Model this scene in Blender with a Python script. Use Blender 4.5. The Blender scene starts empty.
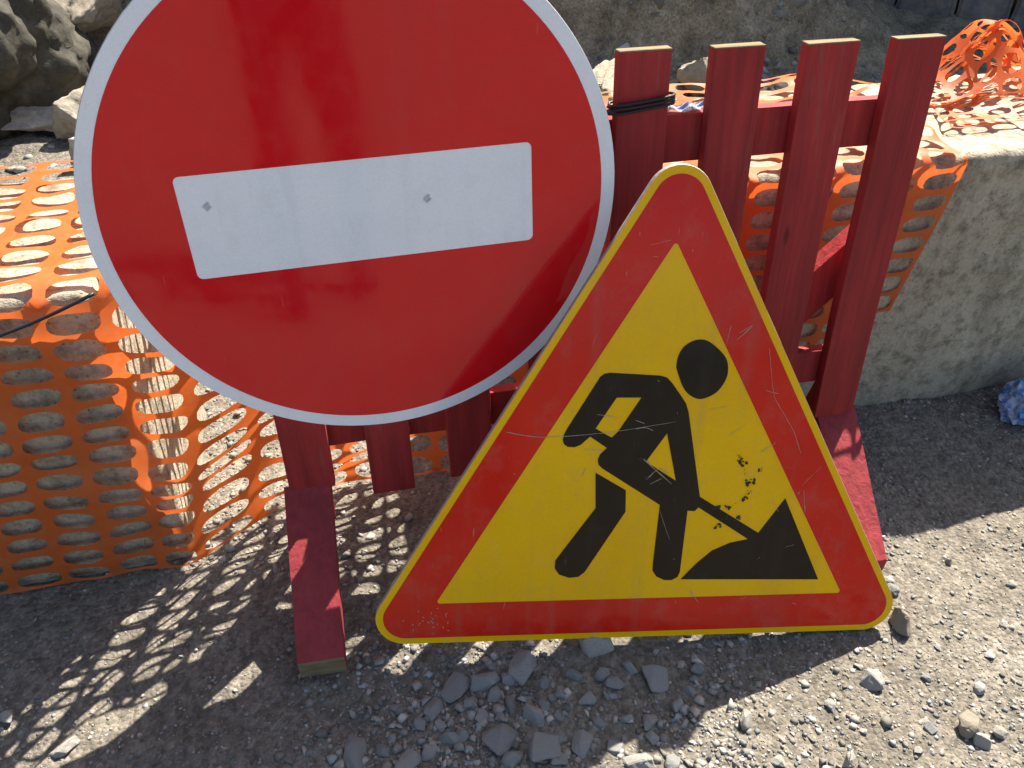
import bpy, bmesh, math, random
import numpy as np
from mathutils import Vector, Matrix, noise
from mathutils.geometry import tessellate_polygon

random.seed(7)
rng = np.random.default_rng(7)
S = bpy.context.scene
C = S.collection
R = math.radians

# ---------------------------------------------------------------- camera, sky, sun, exposure
cam = bpy.data.cameras.new('camera')
cam.lens = 28.83; cam.sensor_width = 36; cam.sensor_fit = 'HORIZONTAL'
cam.clip_start = .02; cam.clip_end = 500
camo = bpy.data.objects.new('camera', cam); C.objects.link(camo)
camo.location = (0, 0, 1.2); camo.rotation_euler = (R(50), 0, 0)
S.camera = camo

SUN_EL, SUN_AZ = 50, 30          # degrees; azimuth clockwise from +Y
w = bpy.data.worlds.new('World'); S.world = w; w.use_nodes = True
nt = w.node_tree; bg = nt.nodes['Background']
sky = nt.nodes.new('ShaderNodeTexSky'); sky.sky_type = 'NISHITA'; sky.sun_disc = False
sky.sun_elevation = R(SUN_EL); sky.sun_rotation = R(SUN_AZ)
sky.dust_density = 2.0; sky.air_density = 1.0
nt.links.new(sky.outputs[0], bg.inputs[0]); bg.inputs[1].default_value = .072
sl = bpy.data.lights.new('sun', 'SUN'); sl.energy = 5.0; sl.angle = R(.45); sl.color = (1, .94, .84)
so = bpy.data.objects.new('sun', sl); C.objects.link(so)
sdir = Vector((math.sin(R(SUN_AZ))*math.cos(R(SUN_EL)), math.cos(R(SUN_AZ))*math.cos(R(SUN_EL)), math.sin(R(SUN_EL))))
so.rotation_euler = sdir.to_track_quat('Z', 'Y').to_euler(); so.location = sdir*20
S.view_settings.view_transform = 'Standard'; S.view_settings.look = 'None'
S.view_settings.exposure = 1.6; S.view_settings.gamma = 1; S.view_settings.use_curve_mapping = False

# ---------------------------------------------------------------- helpers
def empty(name, label, cat, M=None, group=None):
    o = bpy.data.objects.new(name, None); C.objects.link(o)
    o.empty_display_size = .1
    if M is not None: o.matrix_world = M
    return tag(o, label, cat, group)

def tag(o, label=None, cat=None, group=None, kind=None):
    if label: o['label'] = label
    if cat: o['category'] = cat
    if group: o['group'] = group
    if kind: o['kind'] = kind
    return o

def mesh_obj(name, me, mats, parent=None):
    for m in (mats if isinstance(mats, (list, tuple)) else [mats]): me.materials.append(m)
    o = bpy.data.objects.new(name, me); C.objects.link(o)
    if parent: o.parent = parent
    return o

def from_bm(name, bm, mats, parent=None, smooth=False):
    bm.normal_update()
    me = bpy.data.meshes.new(name); bm.to_mesh(me); bm.free()
    if smooth:
        for p in me.polygons: p.use_smooth = True
    return mesh_obj(name, me, mats, parent)

def frame(o, x, z):
    x = Vector(x).normalized(); z = Vector(z); z = (z - x*z.dot(x)).normalized(); y = z.cross(x)
    M = Matrix((x, y, z)).transposed().to_4x4(); M.translation = Vector(o); return M

# ---------------------------------------------------------------- materials
class NT:
    def __init__(s, name):
        s.m = bpy.data.materials.new(name); s.m.use_nodes = True
        s.t = s.m.node_tree; s.b = s.t.nodes['Principled BSDF']; s.out = s.t.nodes['Material Output']
        s.co = s.t.nodes.new('ShaderNodeTexCoord')
    def n(s, typ, **kw):
        nd = s.t.nodes.new('ShaderNode'+typ)
        for k, v in kw.items():
            if k.startswith('i_'): nd.inputs[k[2:].replace('_', ' ')].default_value = v
            else: setattr(nd, k, v)
        return nd
    def l(s, a, b): s.t.links.new(a, b); return s
    def noise(s, scale, detail=4, rough=.55, vec=None, dist=0):
        nd = s.n('TexNoise'); nd.inputs['Scale'].default_value = scale; nd.inputs['Detail'].default_value = detail
        nd.inputs['Roughness'].default_value = rough; nd.inputs['Distortion'].default_value = dist
        s.l(vec if vec else s.co.outputs['Object'], nd.inputs['Vector']); return nd.outputs['Fac']
    def vor(s, scale, feature='F1', vec=None):
        nd = s.n('TexVoronoi', feature=feature); nd.inputs['Scale'].default_value = scale
        s.l(vec if vec else s.co.outputs['Object'], nd.inputs['Vector']); return nd
    def ramp(s, fac, stops):
        nd = s.n('ValToRGB'); e = nd.color_ramp.elements
        while len(e) < len(stops): e.new(.5)
        for i, (p, c) in enumerate(stops):
            e[i].position = p
            e[i].color = (c, c, c, 1) if isinstance(c, (int, float)) else (*c, 1)
        s.l(fac, nd.inputs[0]); return nd.outputs[0]
    def mix(s, fac, a, b, mode='MIX'):
        nd = s.n('Mix', data_type='RGBA', blend_type=mode)
        for i, v in ((0, fac), (6, a), (7, b)):
            if isinstance(v, bpy.types.NodeSocket): s.l(v, nd.inputs[i])
            elif i == 0: nd.inputs[0].default_value = v
            else: nd.inputs[i].default_value = (*v, 1) if len(v) == 3 else v
        return nd.outputs[2]
    def math(s, op, a, b=0.):
        nd = s.n('Math', operation=op)
        for i, v in ((0, a), (1, b)):
            if isinstance(v, bpy.types.NodeSocket): s.l(v, nd.inputs[i])
            else: nd.inputs[i].default_value = v
        return nd.outputs[0]
    def bump(s, h, strength=.5, dist=.01, prev=None):
        nd = s.n('Bump'); nd.inputs['Strength'].default_value = strength; nd.inputs['Distance'].default_value = dist
        s.l(h, nd.inputs['Height'])
        if prev: s.l(prev, nd.inputs['Normal'])
        s.l(nd.outputs[0], s.b.inputs['Normal']); return nd.outputs[0]
    def color(s, c):
        if isinstance(c, bpy.types.NodeSocket): s.l(c, s.b.inputs['Base Color'])
        else: s.b.inputs['Base Color'].default_value = (*c, 1)
        return s
    def set(s, rough=.5, spec=.5, **kw):
        if isinstance(rough, bpy.types.NodeSocket): s.l(rough, s.b.inputs['Roughness'])
        else: s.b.inputs['Roughness'].default_value = rough
        s.b.inputs['Specular IOR Level'].default_value = spec
        for k, v in kw.items(): s.b.inputs[k.replace('_', ' ')].default_value = v
        return s
    def scaled(s, sc, src=None):
        nd = s.n('Mapping'); nd.inputs['Scale'].default_value = sc
        s.l(src if src else s.co.outputs['Object'], nd.inputs['Vector']); return nd.outputs[0]
    def randvec(s, sc):            # object coordinates shifted by a per-object random amount
        oi = s.n('ObjectInfo')
        m = s.math('MULTIPLY', oi.outputs['Random'], 37.)
        cb = s.n('CombineXYZ')
        for i in range(3): s.l(m, cb.inputs[i])
        ad = s.n('VectorMath', operation='ADD'); s.l(s.co.outputs['Object'], ad.inputs[0]); s.l(cb.outputs[0], ad.inputs[1])
        return s.scaled(sc, ad.outputs[0])

def mat_ground():
    a = NT('gravelly_ground')
    n1 = a.noise(2.2, 4); n2 = a.noise(38, 6, .65); n3 = a.noise(190, 4, .7)
    v = a.vor(130); v2 = a.vor(320)
    base = a.ramp(n1, [(.3, (.210, .182, .142)), (.7, (.312, .275, .218))])
    c = a.mix(.75, base, a.ramp(n2, [(.28, .28), (.72, 1.)]), 'MULTIPLY')
    c = a.mix(.55, c, a.ramp(v.outputs['Color'], [(.1, .35), (.6, 1.0), (.97, 1.5)]), 'MULTIPLY')
    c = a.mix(.35, c, a.ramp(v2.outputs['Color'], [(.1, .4), (.9, 1.3)]), 'MULTIPLY')
    sx = a.n('SeparateXYZ'); a.l(a.co.outputs['Object'], sx.inputs[0])
    yy = a.math('ADD', sx.outputs['Y'], a.math('MULTIPLY', a.noise(3., 4), .8))
    n4 = a.noise(9, 6, .7)
    soil = a.mix(a.ramp(n4, [(.35, 0), (.68, 1)]), (.15, .122, .08), (.40, .34, .24))
    soil = a.mix(.6, soil, a.ramp(v.outputs['Color'], [(.1, .4), (.9, 1.3)]), 'MULTIPLY')
    mr = a.n('MapRange'); a.l(yy, mr.inputs[0]); mr.inputs[1].default_value = 3.2; mr.inputs[2].default_value = 3.7
    c = a.mix(mr.outputs[0], c, soil)
    a.color(c).set(.92, .2)
    h = a.math('ADD', a.math('MULTIPLY', a.math('SUBTRACT', 1., v.outputs['Distance']), .6), a.math('MULTIPLY', n2, 1.2))
    p = a.bump(h, .9, .006)
    a.bump(n3, .7, .003, p)
    return a.m

def mat_stone(name, lo, hi, rough=.85, dust=.75):
    a = NT(name)
    oi = a.n('ObjectInfo')
    vec = a.randvec((1, 1, 1))
    n = a.noise(35, 6, .65, vec); n2 = a.noise(160, 3, .6, vec)
    c = a.mix(oi.outputs['Random'], lo, hi)
    c = a.mix(.7, c, a.ramp(n, [(.3, .55), (.7, 1.25)]), 'MULTIPLY')
    c = a.mix(.4, c, a.ramp(n2, [(.35, .6), (.65, 1.2)]), 'MULTIPLY')
    du = a.noise(16, 5, .65, vec); c = a.mix(a.ramp(du, [(.46, 0), (.66, dust)]), c, (.27, .24, .195))
    a.color(c).set(rough, .3); p = a.bump(n, .6, .006); a.bump(n2, .4, .0015, p)
    return a.m

def mat_gravel():
    a = NT('gravel')
    at = a.n('Attribute', attribute_name='tone')
    n = a.noise(240, 3, .6)
    c = a.mix(.45, at.outputs['Color'], a.ramp(n, [(.3, .6), (.7, 1.2)]), 'MULTIPLY')
    a.color(c).set(.9, .25); return a.m

def mat_concrete():
    a = NT('rough_concrete')
    n1 = a.noise(3.5, 5, .6); n2 = a.noise(28, 6, .7); n3 = a.noise(150, 4, .7)
    st = a.noise(1.0, 5, .65, a.scaled((9, 9, 2.2)))
    c = a.ramp(n1, [(.3, (.37, .325, .235)), (.7, (.47, .425, .325))])
    c = a.mix(a.ramp(n2, [(.47, 0), (.66, .8)]), c, (.14, .12, .082))
    c = a.mix(a.ramp(st, [(.52, 0), (.7, .6)]), c, (.15, .13, .09))
    c = a.mix(.4, c, a.ramp(n3, [(.3, .5), (.7, 1.25)]), 'MULTIPLY')
    pits = a.vor(75); pm = a.ramp(pits.outputs['Distance'], [(.08, 0), (.2, 1.)])
    c = a.mix(.4, c, pm, 'MULTIPLY')
    a.color(c).set(.95, .15)
    p = a.bump(n2, .7, .012); p = a.bump(n3, .6, .004, p); a.bump(pm, .4, .003, p)
    return a.m

def mat_paint_wood(name, base, dark, wear=.55):
    a = NT(name)
    v = a.randvec((55, 55, 2.6)); v2 = a.randvec((9, 9, 3)); v3 = a.randvec((130, 130, 14))
    g = a.noise(1., 6, .6, v, .6); b = a.noise(1., 5, .6, v2); f = a.noise(1., 3, .5, v3)
    kn = a.vor(1., vec=a.randvec((13, 13, 4.2)))
    c = a.mix(a.ramp(g, [(.3, 0), (.7, 1)]), dark, base)
    c = a.mix(.55, c, a.ramp(b, [(.28, .42), (.72, 1.25)]), 'MULTIPLY')
    k = a.ramp(kn.outputs['Distance'], [(.05, 1), (.11, 0)])
    c = a.mix(a.math('MULTIPLY', k, .7), c, tuple(x*.3 for x in dark))
    wm = a.math('MULTIPLY', a.ramp(b, [(wear, 0), (wear+.12, 1)]), a.ramp(f, [(.5, 0), (.62, 1)]))
    c = a.mix(a.math('MULTIPLY', wm, .6), c, (.17, .10, .065))
    sp = a.vor(260); c = a.mix(a.ramp(sp.outputs['Distance'], [(.06, .12), (.14, 0)]), c, (.28, .15, .13))
    a.color(c).set(a.ramp(g, [(.3, .62), (.7, .8)]), .25)
    p = a.bump(g, .9, .003); a.bump(f, .45, .0015, p)
    return a.m

def mat_bare_wood():
    a = NT('bare_wood')
    g = a.noise(1., 5, .6, a.randvec((20, 120, 120)))
    a.color(a.ramp(g, [(.3, (.13, .10, .055)), (.7, (.27, .21, .12))])).set(.9, .15); a.bump(g, .5, .002)
    return a.m

def mat_net():
    a = NT('orange_plastic_net')
    n = a.noise(22, 4, .6); n2 = a.noise(5, 3)
    n3 = a.noise(90, 4, .65)
    c = a.mix(a.ramp(n, [(.4, 0), (.8, .35)]), (.72, .15, .026), (.46, .085, .02))
    c = a.mix(a.ramp(n3, [(.5, 0), (.75, .4)]), c, (.40, .24, .15))
    c = a.mix(a.ramp(n2, [(.45, 0), (.7, .25)]), c, (.60, .22, .10))
    a.color(c).set(.5, .35)
    tr = a.n('BsdfTranslucent'); a.l(c, tr.inputs[0])
    mx = a.n('MixShader'); mx.inputs[0].default_value = .42
    a.l(a.b.outputs[0], mx.inputs[1]); a.l(tr.outputs[0], mx.inputs[2]); a.l(mx.outputs[0], a.out.inputs[0])
    a.bump(n, .3, .004)
    return a.m

def mat_film(name, col, alt, dirt=.05, coat=.9, crough=.07, wavy=.10):
    """retroreflective sign film: matt colour under a clear skin, slightly wavy, with faint dust and scuffs"""
    a = NT(name)
    n1 = a.noise(4, 4, .55); n2 = a.noise(22, 6, .68); n3 = a.noise(420, 2, .5)
    c = a.mix(a.ramp(n1, [(.35, 0), (.7, 1)]), col, alt)
    c = a.mix(a.math('MULTIPLY', a.ramp(n2, [(.5, 0), (.75, 1)]), dirt), c, (.30, .24, .18))
    c = a.mix(.10, c, a.ramp(n3, [(.35, .6), (.65, 1.2)]), 'MULTIPLY')
    run = a.noise(1., 4, .6, a.scaled((26, 3, 2.4)))
    c = a.mix(a.math('MULTIPLY', a.ramp(run, [(.55, 0), (.75, 1)]), dirt*1.2), c, (.20, .15, .11))
    scr = a.noise(1., 2, .5, a.scaled((160, 3, 22)))
    c = a.mix(a.math('MULTIPLY', a.ramp(scr, [(.73, 0), (.77, 1)]), dirt*2), c, (.55, .45, .38))
    a.color(c).set(.6, .0)
    a.b.inputs['Coat Weight'].default_value = coat
    a.l(a.ramp(n2, [(.4, crough), (.75, crough+.14)]), a.b.inputs['Coat Roughness'])
    h = a.noise(2.2, 3, .45)
    nd = a.n('Bump'); nd.inputs['Strength'].default_value = wavy; nd.inputs['Distance'].default_value = .05
    a.l(h, nd.inputs['Height']); a.l(nd.outputs[0], a.b.inputs['Coat Normal'])
    return a.m

def mat_plain(name, col, rough=.6, spec=.4, metal=0, nscale=40, var=.3):
    a = NT(name); n = a.noise(nscale, 5, .6)
    a.color(a.mix(var, col, a.ramp(n, [(.3, .45), (.7, 1.35)]), 'MULTIPLY')).set(rough, spec, Metallic=metal); a.bump(n, .25, .002)
    return a.m

M_ground = mat_ground(); M_gravel = mat_gravel(); M_conc = mat_concrete(); M_net = mat_net()
M_stone = mat_stone('grey_stone', (.24, .245, .235), (.38, .375, .35))
M_pale = mat_stone('pale_stone', (.36, .33, .28), (.5, .47, .42))
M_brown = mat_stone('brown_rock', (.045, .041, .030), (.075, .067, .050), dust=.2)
M_tan = mat_stone('tan_rock', (.26, .22, .16), (.34, .3, .23))
M_picket = mat_paint_wood('dark_red_paint', (.40, .034, .032), (.24, .018, .019))
M_foot = mat_paint_wood('leg_red_paint', (.33, .042, .046), (.23, .026, .030), .58)  # picket red made slightly paler for the sun and sky on the legs
M_bare = mat_bare_wood()
M_red = mat_film('red_film', (.66, .007, .011), (.60, .009, .014), .04, .72, .05, .14)
M_white = mat_film('white_film', (.83, .845, .865), (.77, .785, .81), .09, .8, .06, .12)
M_redw = mat_film('worn_red_film', (.66, .018, .005), (.56, .012, .006), .16, .45, .12)
M_yellow = mat_film('worn_yellow_film', (.88, .49, .0), (.80, .42, .0), .12, .4, .14)
M_black = mat_film('black_film', (.010, .006, .003), (.014, .008, .004), .03, .45, .12)
M_edge = mat_plain('galvanised_steel', (.42, .41, .40), .55, .5, .6, 60, .5)
M_scr = mat_plain('bare_scratch', (.62, .55, .42), .6, .3, 0, 300, .4)
M_chip = mat_plain('dark_chip', (.045, .035, .02), .8, .2, 0, 200, .4)
M_wire = mat_plain('black_wire', (.014, .012, .012), .5, .4)
M_grey = mat_plain('grey_print', (.72, .73, .75), .5, .4)

# ---------------------------------------------------------------- ground sheet (flat site, earth bank behind)
def sst(a, b, x):
    t = min(1, max(0, (x-a)/(b-a))); return t*t*(3-2*t)

def bank_h(x, y):
    yb = 3.22 + .18*math.sin(x*1.7) + .12*math.sin(x*4.1+1)
    d = y - yb
    if d <= 0: return 0.
    m = 1 - sst(1.0, 1.9, x)*.96
    h = 1.25*d if d < 2.2 else 2.75 + .2*(d-2.2)*math.exp(-(d-2.2)*.2)
    return min(h, 3.0)*m*sst(0, .25, d)

def hgt(x, y):
    r = math.hypot(x, y)
    z = 0.
    if r < 9:
        z += .010*noise.noise((x*2.1, y*2.1, 3.3)) + .005*noise.noise((x*8, y*8, 1.1))
        if y < 2.2: z += .004*noise.noise((x*26, y*26, 9.)) + .0022*noise.noise((x*70, y*70, 4.))
    if y > 2.3:
        b = bank_h(x, y)
        k = min(1, (y-2.3)*2)
        rough = .045*noise.noise((x*4.5, y*4.5, b*4)) + .03*noise.noise((x*13, y*13, b*13)) + .016*noise.noise((x*34, y*34, b*34))
        amp = 1. + 1.4*min(1, b*2)
        if x > 1.2: amp *= .5
        z += b + k*rough*amp if r < 12 else b
    return z

def axis(parts):
    out = []
    for a, b, st in parts: out += list(np.arange(a, b, st))
    return out + [parts[-1][1]]
xs = axis([(-150, -30, 30), (-30, -6, 4), (-6, -2.6, .4), (-2.6, -1.1, .045), (-1.1, 1.7, .0125), (1.7, 3.2, .05), (3.2, 8, .6), (8, 30, 4), (30, 150, 30)])
ys = axis([(-150, -30, 30), (-30, -4, 4), (-4, 0, .5), (0, .3, .06), (.3, 1.7, .0125), (1.7, 2.5, .035), (2.5, 5.2, .03), (5.2, 9, .4), (9, 30, 4), (30, 150, 30)])
nx, ny = len(xs), len(ys)
V = np.array([(x, y, hgt(x, y)) for y in ys for x in xs], dtype=np.float32)
ii = (np.arange(ny-1)[:, None]*nx + np.arange(nx-1)[None]).ravel()
F = np.stack([ii, ii+1, ii+nx+1, ii+nx], 1)
def np_mesh(name, V, F):
    me = bpy.data.meshes.new(name)
    me.vertices.add(len(V)); me.vertices.foreach_set('co', np.asarray(V, np.float32).ravel())
    k = F.shape[1]
    me.loops.add(F.size); me.loops.foreach_set('vertex_index', F.ravel().astype(np.int32))
    me.polygons.add(len(F)); me.polygons.foreach_set('loop_start', (np.arange(len(F))*k).astype(np.int32))
    me.update(calc_edges=True); return me
gm = np_mesh('ground', V, F)
for p in gm.polygons: p.use_smooth = True
tag(mesh_obj('ground', gm, M_ground), kind='structure')

# ---------------------------------------------------------------- concrete blocks
def rough_block(L, D, H, seg, amp, seed):
    """block with broken edges: origin at the front left bottom corner, x along, y back"""
    nxs, nys, nzs = max(2, int(L/seg)), max(2, int(D/seg)), max(2, int(H/seg))
    bm = bmesh.new(); vs = {}
    def vert(i, j, k):
        key = (i, j, k)
        if key in vs: return vs[key]
        p = Vector((L*i/nxs - L/2, D*j/nys - D/2, H*k/nzs - H/2))
        r = .014 + .012*(noise.noise(p*5 + Vector((seed, 0, 0)))+.3)
        r = max(.004, r)
        q = Vector([max(-h+r, min(h-r, c)) for c, h in zip(p, (L/2, D/2, H/2))])
        d = (p-q)
        d = d.normalized() if d.length > 1e-9 else Vector((0, 0, 0))
        pp = p + Vector((seed*3, 0, 0))
        a = amp*(noise.noise(pp*4)*1.3 + noise.noise(pp*14)*.6 + noise.noise(pp*40)*.35)
        edge = 1 if max(abs(d.x), abs(d.y), abs(d.z)) > .95 else 2.2
        v = q + d*(r + a*edge) + Vector((L/2, D/2, H/2))
        vs[key] = bm.verts.new(v); return vs[key]
    def face(a): bm.faces.new([vert(*k) for k in a])
    for i in range(nxs):
        for j in range(nys):
            face([(i, j, 0), (i, j+1, 0), (i+1, j+1, 0), (i+1, j, 0)]); face([(i, j, nzs), (i+1, j, nzs), (i+1, j+1, nzs), (i, j+1, nzs)])
        for k in range(nzs):
            face([(i, 0, k), (i+1, 0, k), (i+1, 0, k+1), (i, 0, k+1)]); face([(i, nys, k), (i, nys, k+1), (i+1, nys, k+1), (i+1, nys, k)])
    for j in range(nys):
        for k in range(nzs):
            face([(0, j, k), (0, j, k+1), (0, j+1, k+1), (0, j+1, k)]); face([(nxs, j, k), (nxs, j+1, k), (nxs, j+1, k+1), (nxs, j, k+1)])
    bmesh.ops.recalc_face_normals(bm, faces=bm.faces)
    return bm
BH, BD = .585, .40
aL, aR = math.atan(.225), math.atan(.21)
bl = from_bm('concrete_block', rough_block(2.38, BD, BH, .017, .0045, 1.), M_conc, smooth=True)
bl.matrix_world = Matrix.Translation((-.575-2.38*math.cos(aL), .940-2.38*math.sin(aL), -.012)) @ Matrix.Rotation(aL, 4, 'Z')
tag(bl, 'weathered concrete block under the orange netting, left of the no-entry sign', 'concrete block', 'concrete blocks in a row')
br = from_bm('concrete_block', rough_block(2.18, BD, BH, .016, .0065, 5.), M_conc, smooth=True)
br.matrix_world = Matrix.Translation((.075, 1.206, -.012)) @ Matrix.Rotation(aR, 4, 'Z') @ Matrix.Rotation(R(-1.2), 4, 'X')
tag(br, 'weathered concrete block with a bare stained front, right of the red pickets', 'concrete block', 'concrete blocks in a row')

# ---------------------------------------------------------------- orange barrier netting
GAP0, GAP1, GAP2 = -.50, -.354, .146
def base_xy(u):
    """line of the netting on the ground plan: left block face, a little past its corner, back behind the pickets, right block face"""
    if u < GAP0: return u, .935 + .225*(u+.60)
    if u < GAP1:
        t = (u-GAP0)/(GAP1-GAP0); e = t*t*(3-2*t)
        return -.50 + .09*t, .9575 + .105*(.35*t+.65*e)
    if u < GAP2:
        t = (u-GAP1)/(GAP2-GAP1); return -.41 + .49*t, 1.0625 + .1395*t + .02*math.sin(math.pi*t)
    return .08 + (u-GAP2)*.9786, 1.202 + .2055*(u-GAP2)
def front_y(X): return .935 + .225*(X+.60) if X < -.6 else 1.202 + .21*(X-.08)

def sag(u): return sst(-.60, -.36, u)*(1-sst(-.02, .20, u))
def net_len(u):            # how far the netting hangs down the front
    l = .575 - .01*sag(u) + .010*noise.noise((u*6, 0, 0))
    return l - .155*sst(.25, .90, u) + .05*sst(.3, .6, u)*noise.noise((u*14, 3, 0))

def net_pt(u, s):
    """s runs from the rear top edge over the top and down the front"""
    X, y0 = base_xy(u); g = sag(u)
    lean = .022*sst(0, .2, u)
    top = BH - .012 + .010 - .006*sst(.1, .4, u)
    wr = .006*noise.noise((u*7, s*7, 0)) + .004*noise.noise((u*19, s*16, 5))
    cr = sst(.5, .9, u)
    if s < BD:
        t = max(0, s/BD)
        z = top - g*.035*math.sin(math.pi*t) + abs(wr)*1.6 + .012*max(0, noise.noise((u*13, s*22, 2)))
        z += cr*.04*max(0, noise.noise((u*10, s*13, 8))+.15)*min(1, (BD-s)*6)
        if s > BD-.03: z -= (s-BD+.03)**2/.03*.35
        yb = y0 + lean*BH + BD - s - .004
        if GAP0 < u < GAP2:                       # rear part spans straight from block to block
            yl = .9575 + BD + (u-GAP0)/(GAP2-GAP0)*(1.202-.9575)
            yb = yl + (y0 + lean*BH - yl)*t
        y = yb - .008*sst(BD-.05, BD, s)
        return Vector((X + .01*noise.noise((u*5, s*8, 3)) - (BD-s)*.21*(1-g), y, z))
    d = s - BD
    z = top - .006 - d
    left = 1 - sst(-.5, -.34, u)
    out = .008 + left*(.010 + .012*sst(.3, .58, d)) + (abs(wr)*1.5*left + abs(wr)*.5*(1-left))
    fold = left*sst(-.75, -.55, u)*.012*max(0, math.sin(d*22))
    floor = .010 + .004*noise.noise((u*20, d*20, 0)) + .012*g*abs(noise.noise((u*17, d*23, 6)))
    zz = max(z, floor); spill = zz - z
    fb = g*.012*math.sin(d*26 + u*14)
    slant = -.11*d*left
    return Vector((X + .011*noise.noise((u*5, s*7, 11)) + slant - .13*d*sst(.35, .75, u) + .02*g*math.sin(d*9), y0 + lean*zz - out - fold - max(0, fb)*.6 + max(0, -fb)*2 - spill*.9, zz + .004*noise.noise((u*9, 1, s*5))))

def stadium(cu, cv, hw, hh, n=16):
    pts = []
    for k in range(n):
        a = 2*math.pi*(k+.5)/n
        c, s_ = math.cos(a), math.sin(a)
        pts.append((cu + hw*math.copysign(abs(c)**.72, c), cv + hh*math.copysign(abs(s_)**.8, s_)))
    return pts
def rect_ring(u0, u1, v0, v1, n=16):
    # 16 points round the cell matched in angle to the hole outline (4 per side)
    pts = []
    cu, cv, hu, hv = (u0+u1)/2, (v0+v1)/2, (u1-u0)/2, (v1-v0)/2
    for k in range(n):
        a = 2*math.pi*(k+.5)/n
        c, s_ = math.cos(a), math.sin(a)
        m = max(abs(c), abs(s_)); pts.append((cu + hu*c/m, cv + hv*s_/m))
    return pts
def build_net(cells, mapf, hw=.0330, hh=.0160):
    bm = bmesh.new(); cache = {}
    def vt(u, v):
        k = (round(u, 4), round(v, 4))
        if k not in cache: cache[k] = bm.verts.new(mapf(u, v))
        return cache[k]
    for (u0, u1, v0, v1) in cells:
        cu, cv = (u0+u1)/2, (v0+v1)/2
        h1 = hw*(1+.10*noise.noise((cu*30, cv*30, 0))); h2 = hh*(1.03+.22*noise.noise((cu*30, cv*30, 7)))
        o = rect_ring(u0, u1, v0, v1); i = stadium(cu, cv, h1*(u1-u0)/.08, h2*(v1-v0)/.043)
        mid = [((a[0]+b[0])/2, (a[1]+b[1])/2) for a, b in zip(o, i)]
        n = len(o)
        # corners are shared between neighbouring rings, so add them explicitly
        ov = [vt(*p) for p in o]; iv = [bm.verts.new(mapf(*p)) for p in i]
        corner = {1: (u1, v1), 5: (u0, v1), 9: (u0, v0), 13: (u1, v0)}
        for k in range(n):
            k2 = (k+1) % n
            f = [ov[k]]
            if k in corner: f.append(vt(*corner[k]))
            f += [ov[k2], iv[k2], iv[k]]
            try: bm.faces.new(f)
            except ValueError: pass
    return bm
PU, PV = .080, .043
cells = []
u = -1.275
while u < .86:
    right = u + PU
    smax = BD + net_len(u + PU/2)
    v = -.02
    while v < smax - .02:
        if not (u > .74 and v > .70):
            cells.append((u, right, v, v+PV))
        v += PV
    u += PU
net = from_bm('barrier_netting', build_net(cells, net_pt), M_net, smooth=True)
tag(net, 'orange plastic safety netting with oval holes draped over the concrete blocks', 'safety netting')

# crumpled end of netting lying in a heap on top of the right-hand block
def heap_pt(u, v, lay=0):
    # u along the block, v across, gathered into soft folds
    X = .82 + u*.80; t = v/.60
    y = front_y(X) + .105 + .30*t + .012*noise.noise((u*7, v*7, 4+lay))
    hump = .075*math.exp(-((u-.19)/.10)**2)*math.exp(-((t-.72)/.24)**2) + .030*math.exp(-((u-.55)/.25)**2)*math.sin(math.pi*min(1, max(0, t)))
    f1 = .5+.5*math.sin(v*34 + 3*noise.noise((u*5, v*3, 2+lay)) + u*6 + lay*2); f2 = .5+.5*noise.noise((u*9, v*11, 7+lay))
    amp = .010 + hump*.42
    z = BH - .012 + hump*(1+.25*lay) + amp*(f1*.9 + f2*.9) + .004*lay
    return Vector((X + .020*noise.noise((u*8, v*8, 9+lay)), y + .016*math.cos(v*34+u*6) + .012*f2, z))
hc = [(a*.06, a*.06+.06, b*.034, b*.034+.034) for a in range(12) for b in range(18) if not (b < 4 and (a*7+b*3) % 5 < 3 and a > 2)]
hb = build_net(hc, heap_pt, .0325, .0165)
b2 = build_net([c for c in hc if c[0] < .34 and c[2] > .2], lambda u, v: heap_pt(u, v, 1), .0325, .0165)
tm = bpy.data.meshes.new('t'); b2.to_mesh(tm); b2.free(); hb.from_mesh(tm); bpy.data.meshes.remove(tm)
heap = from_bm('crumpled_netting', hb, M_net, smooth=True)
tag(heap, 'crumpled heap of orange netting on top of the right concrete block', 'safety netting')

# ---------------------------------------------------------------- red picket barrier
A = Vector((-.38903, 1.06796, .04)); U = Vector((.98111, .19346, 0)); W = Vector((-.0219, .11106, .99357))
FK = (1.2-.19)/1.16
A = Vector((0, 0, 1.2)) + (A - Vector((0, 0, 1.2)))*FK
FM = frame(A, U, W) @ Matrix.Scale(FK, 4)                      # local x along, y back, z up the pickets
fence = empty('picket_barrier', 'dark red wooden picket barrier on plank feet behind the two road signs', 'barrier', FM)

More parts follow.
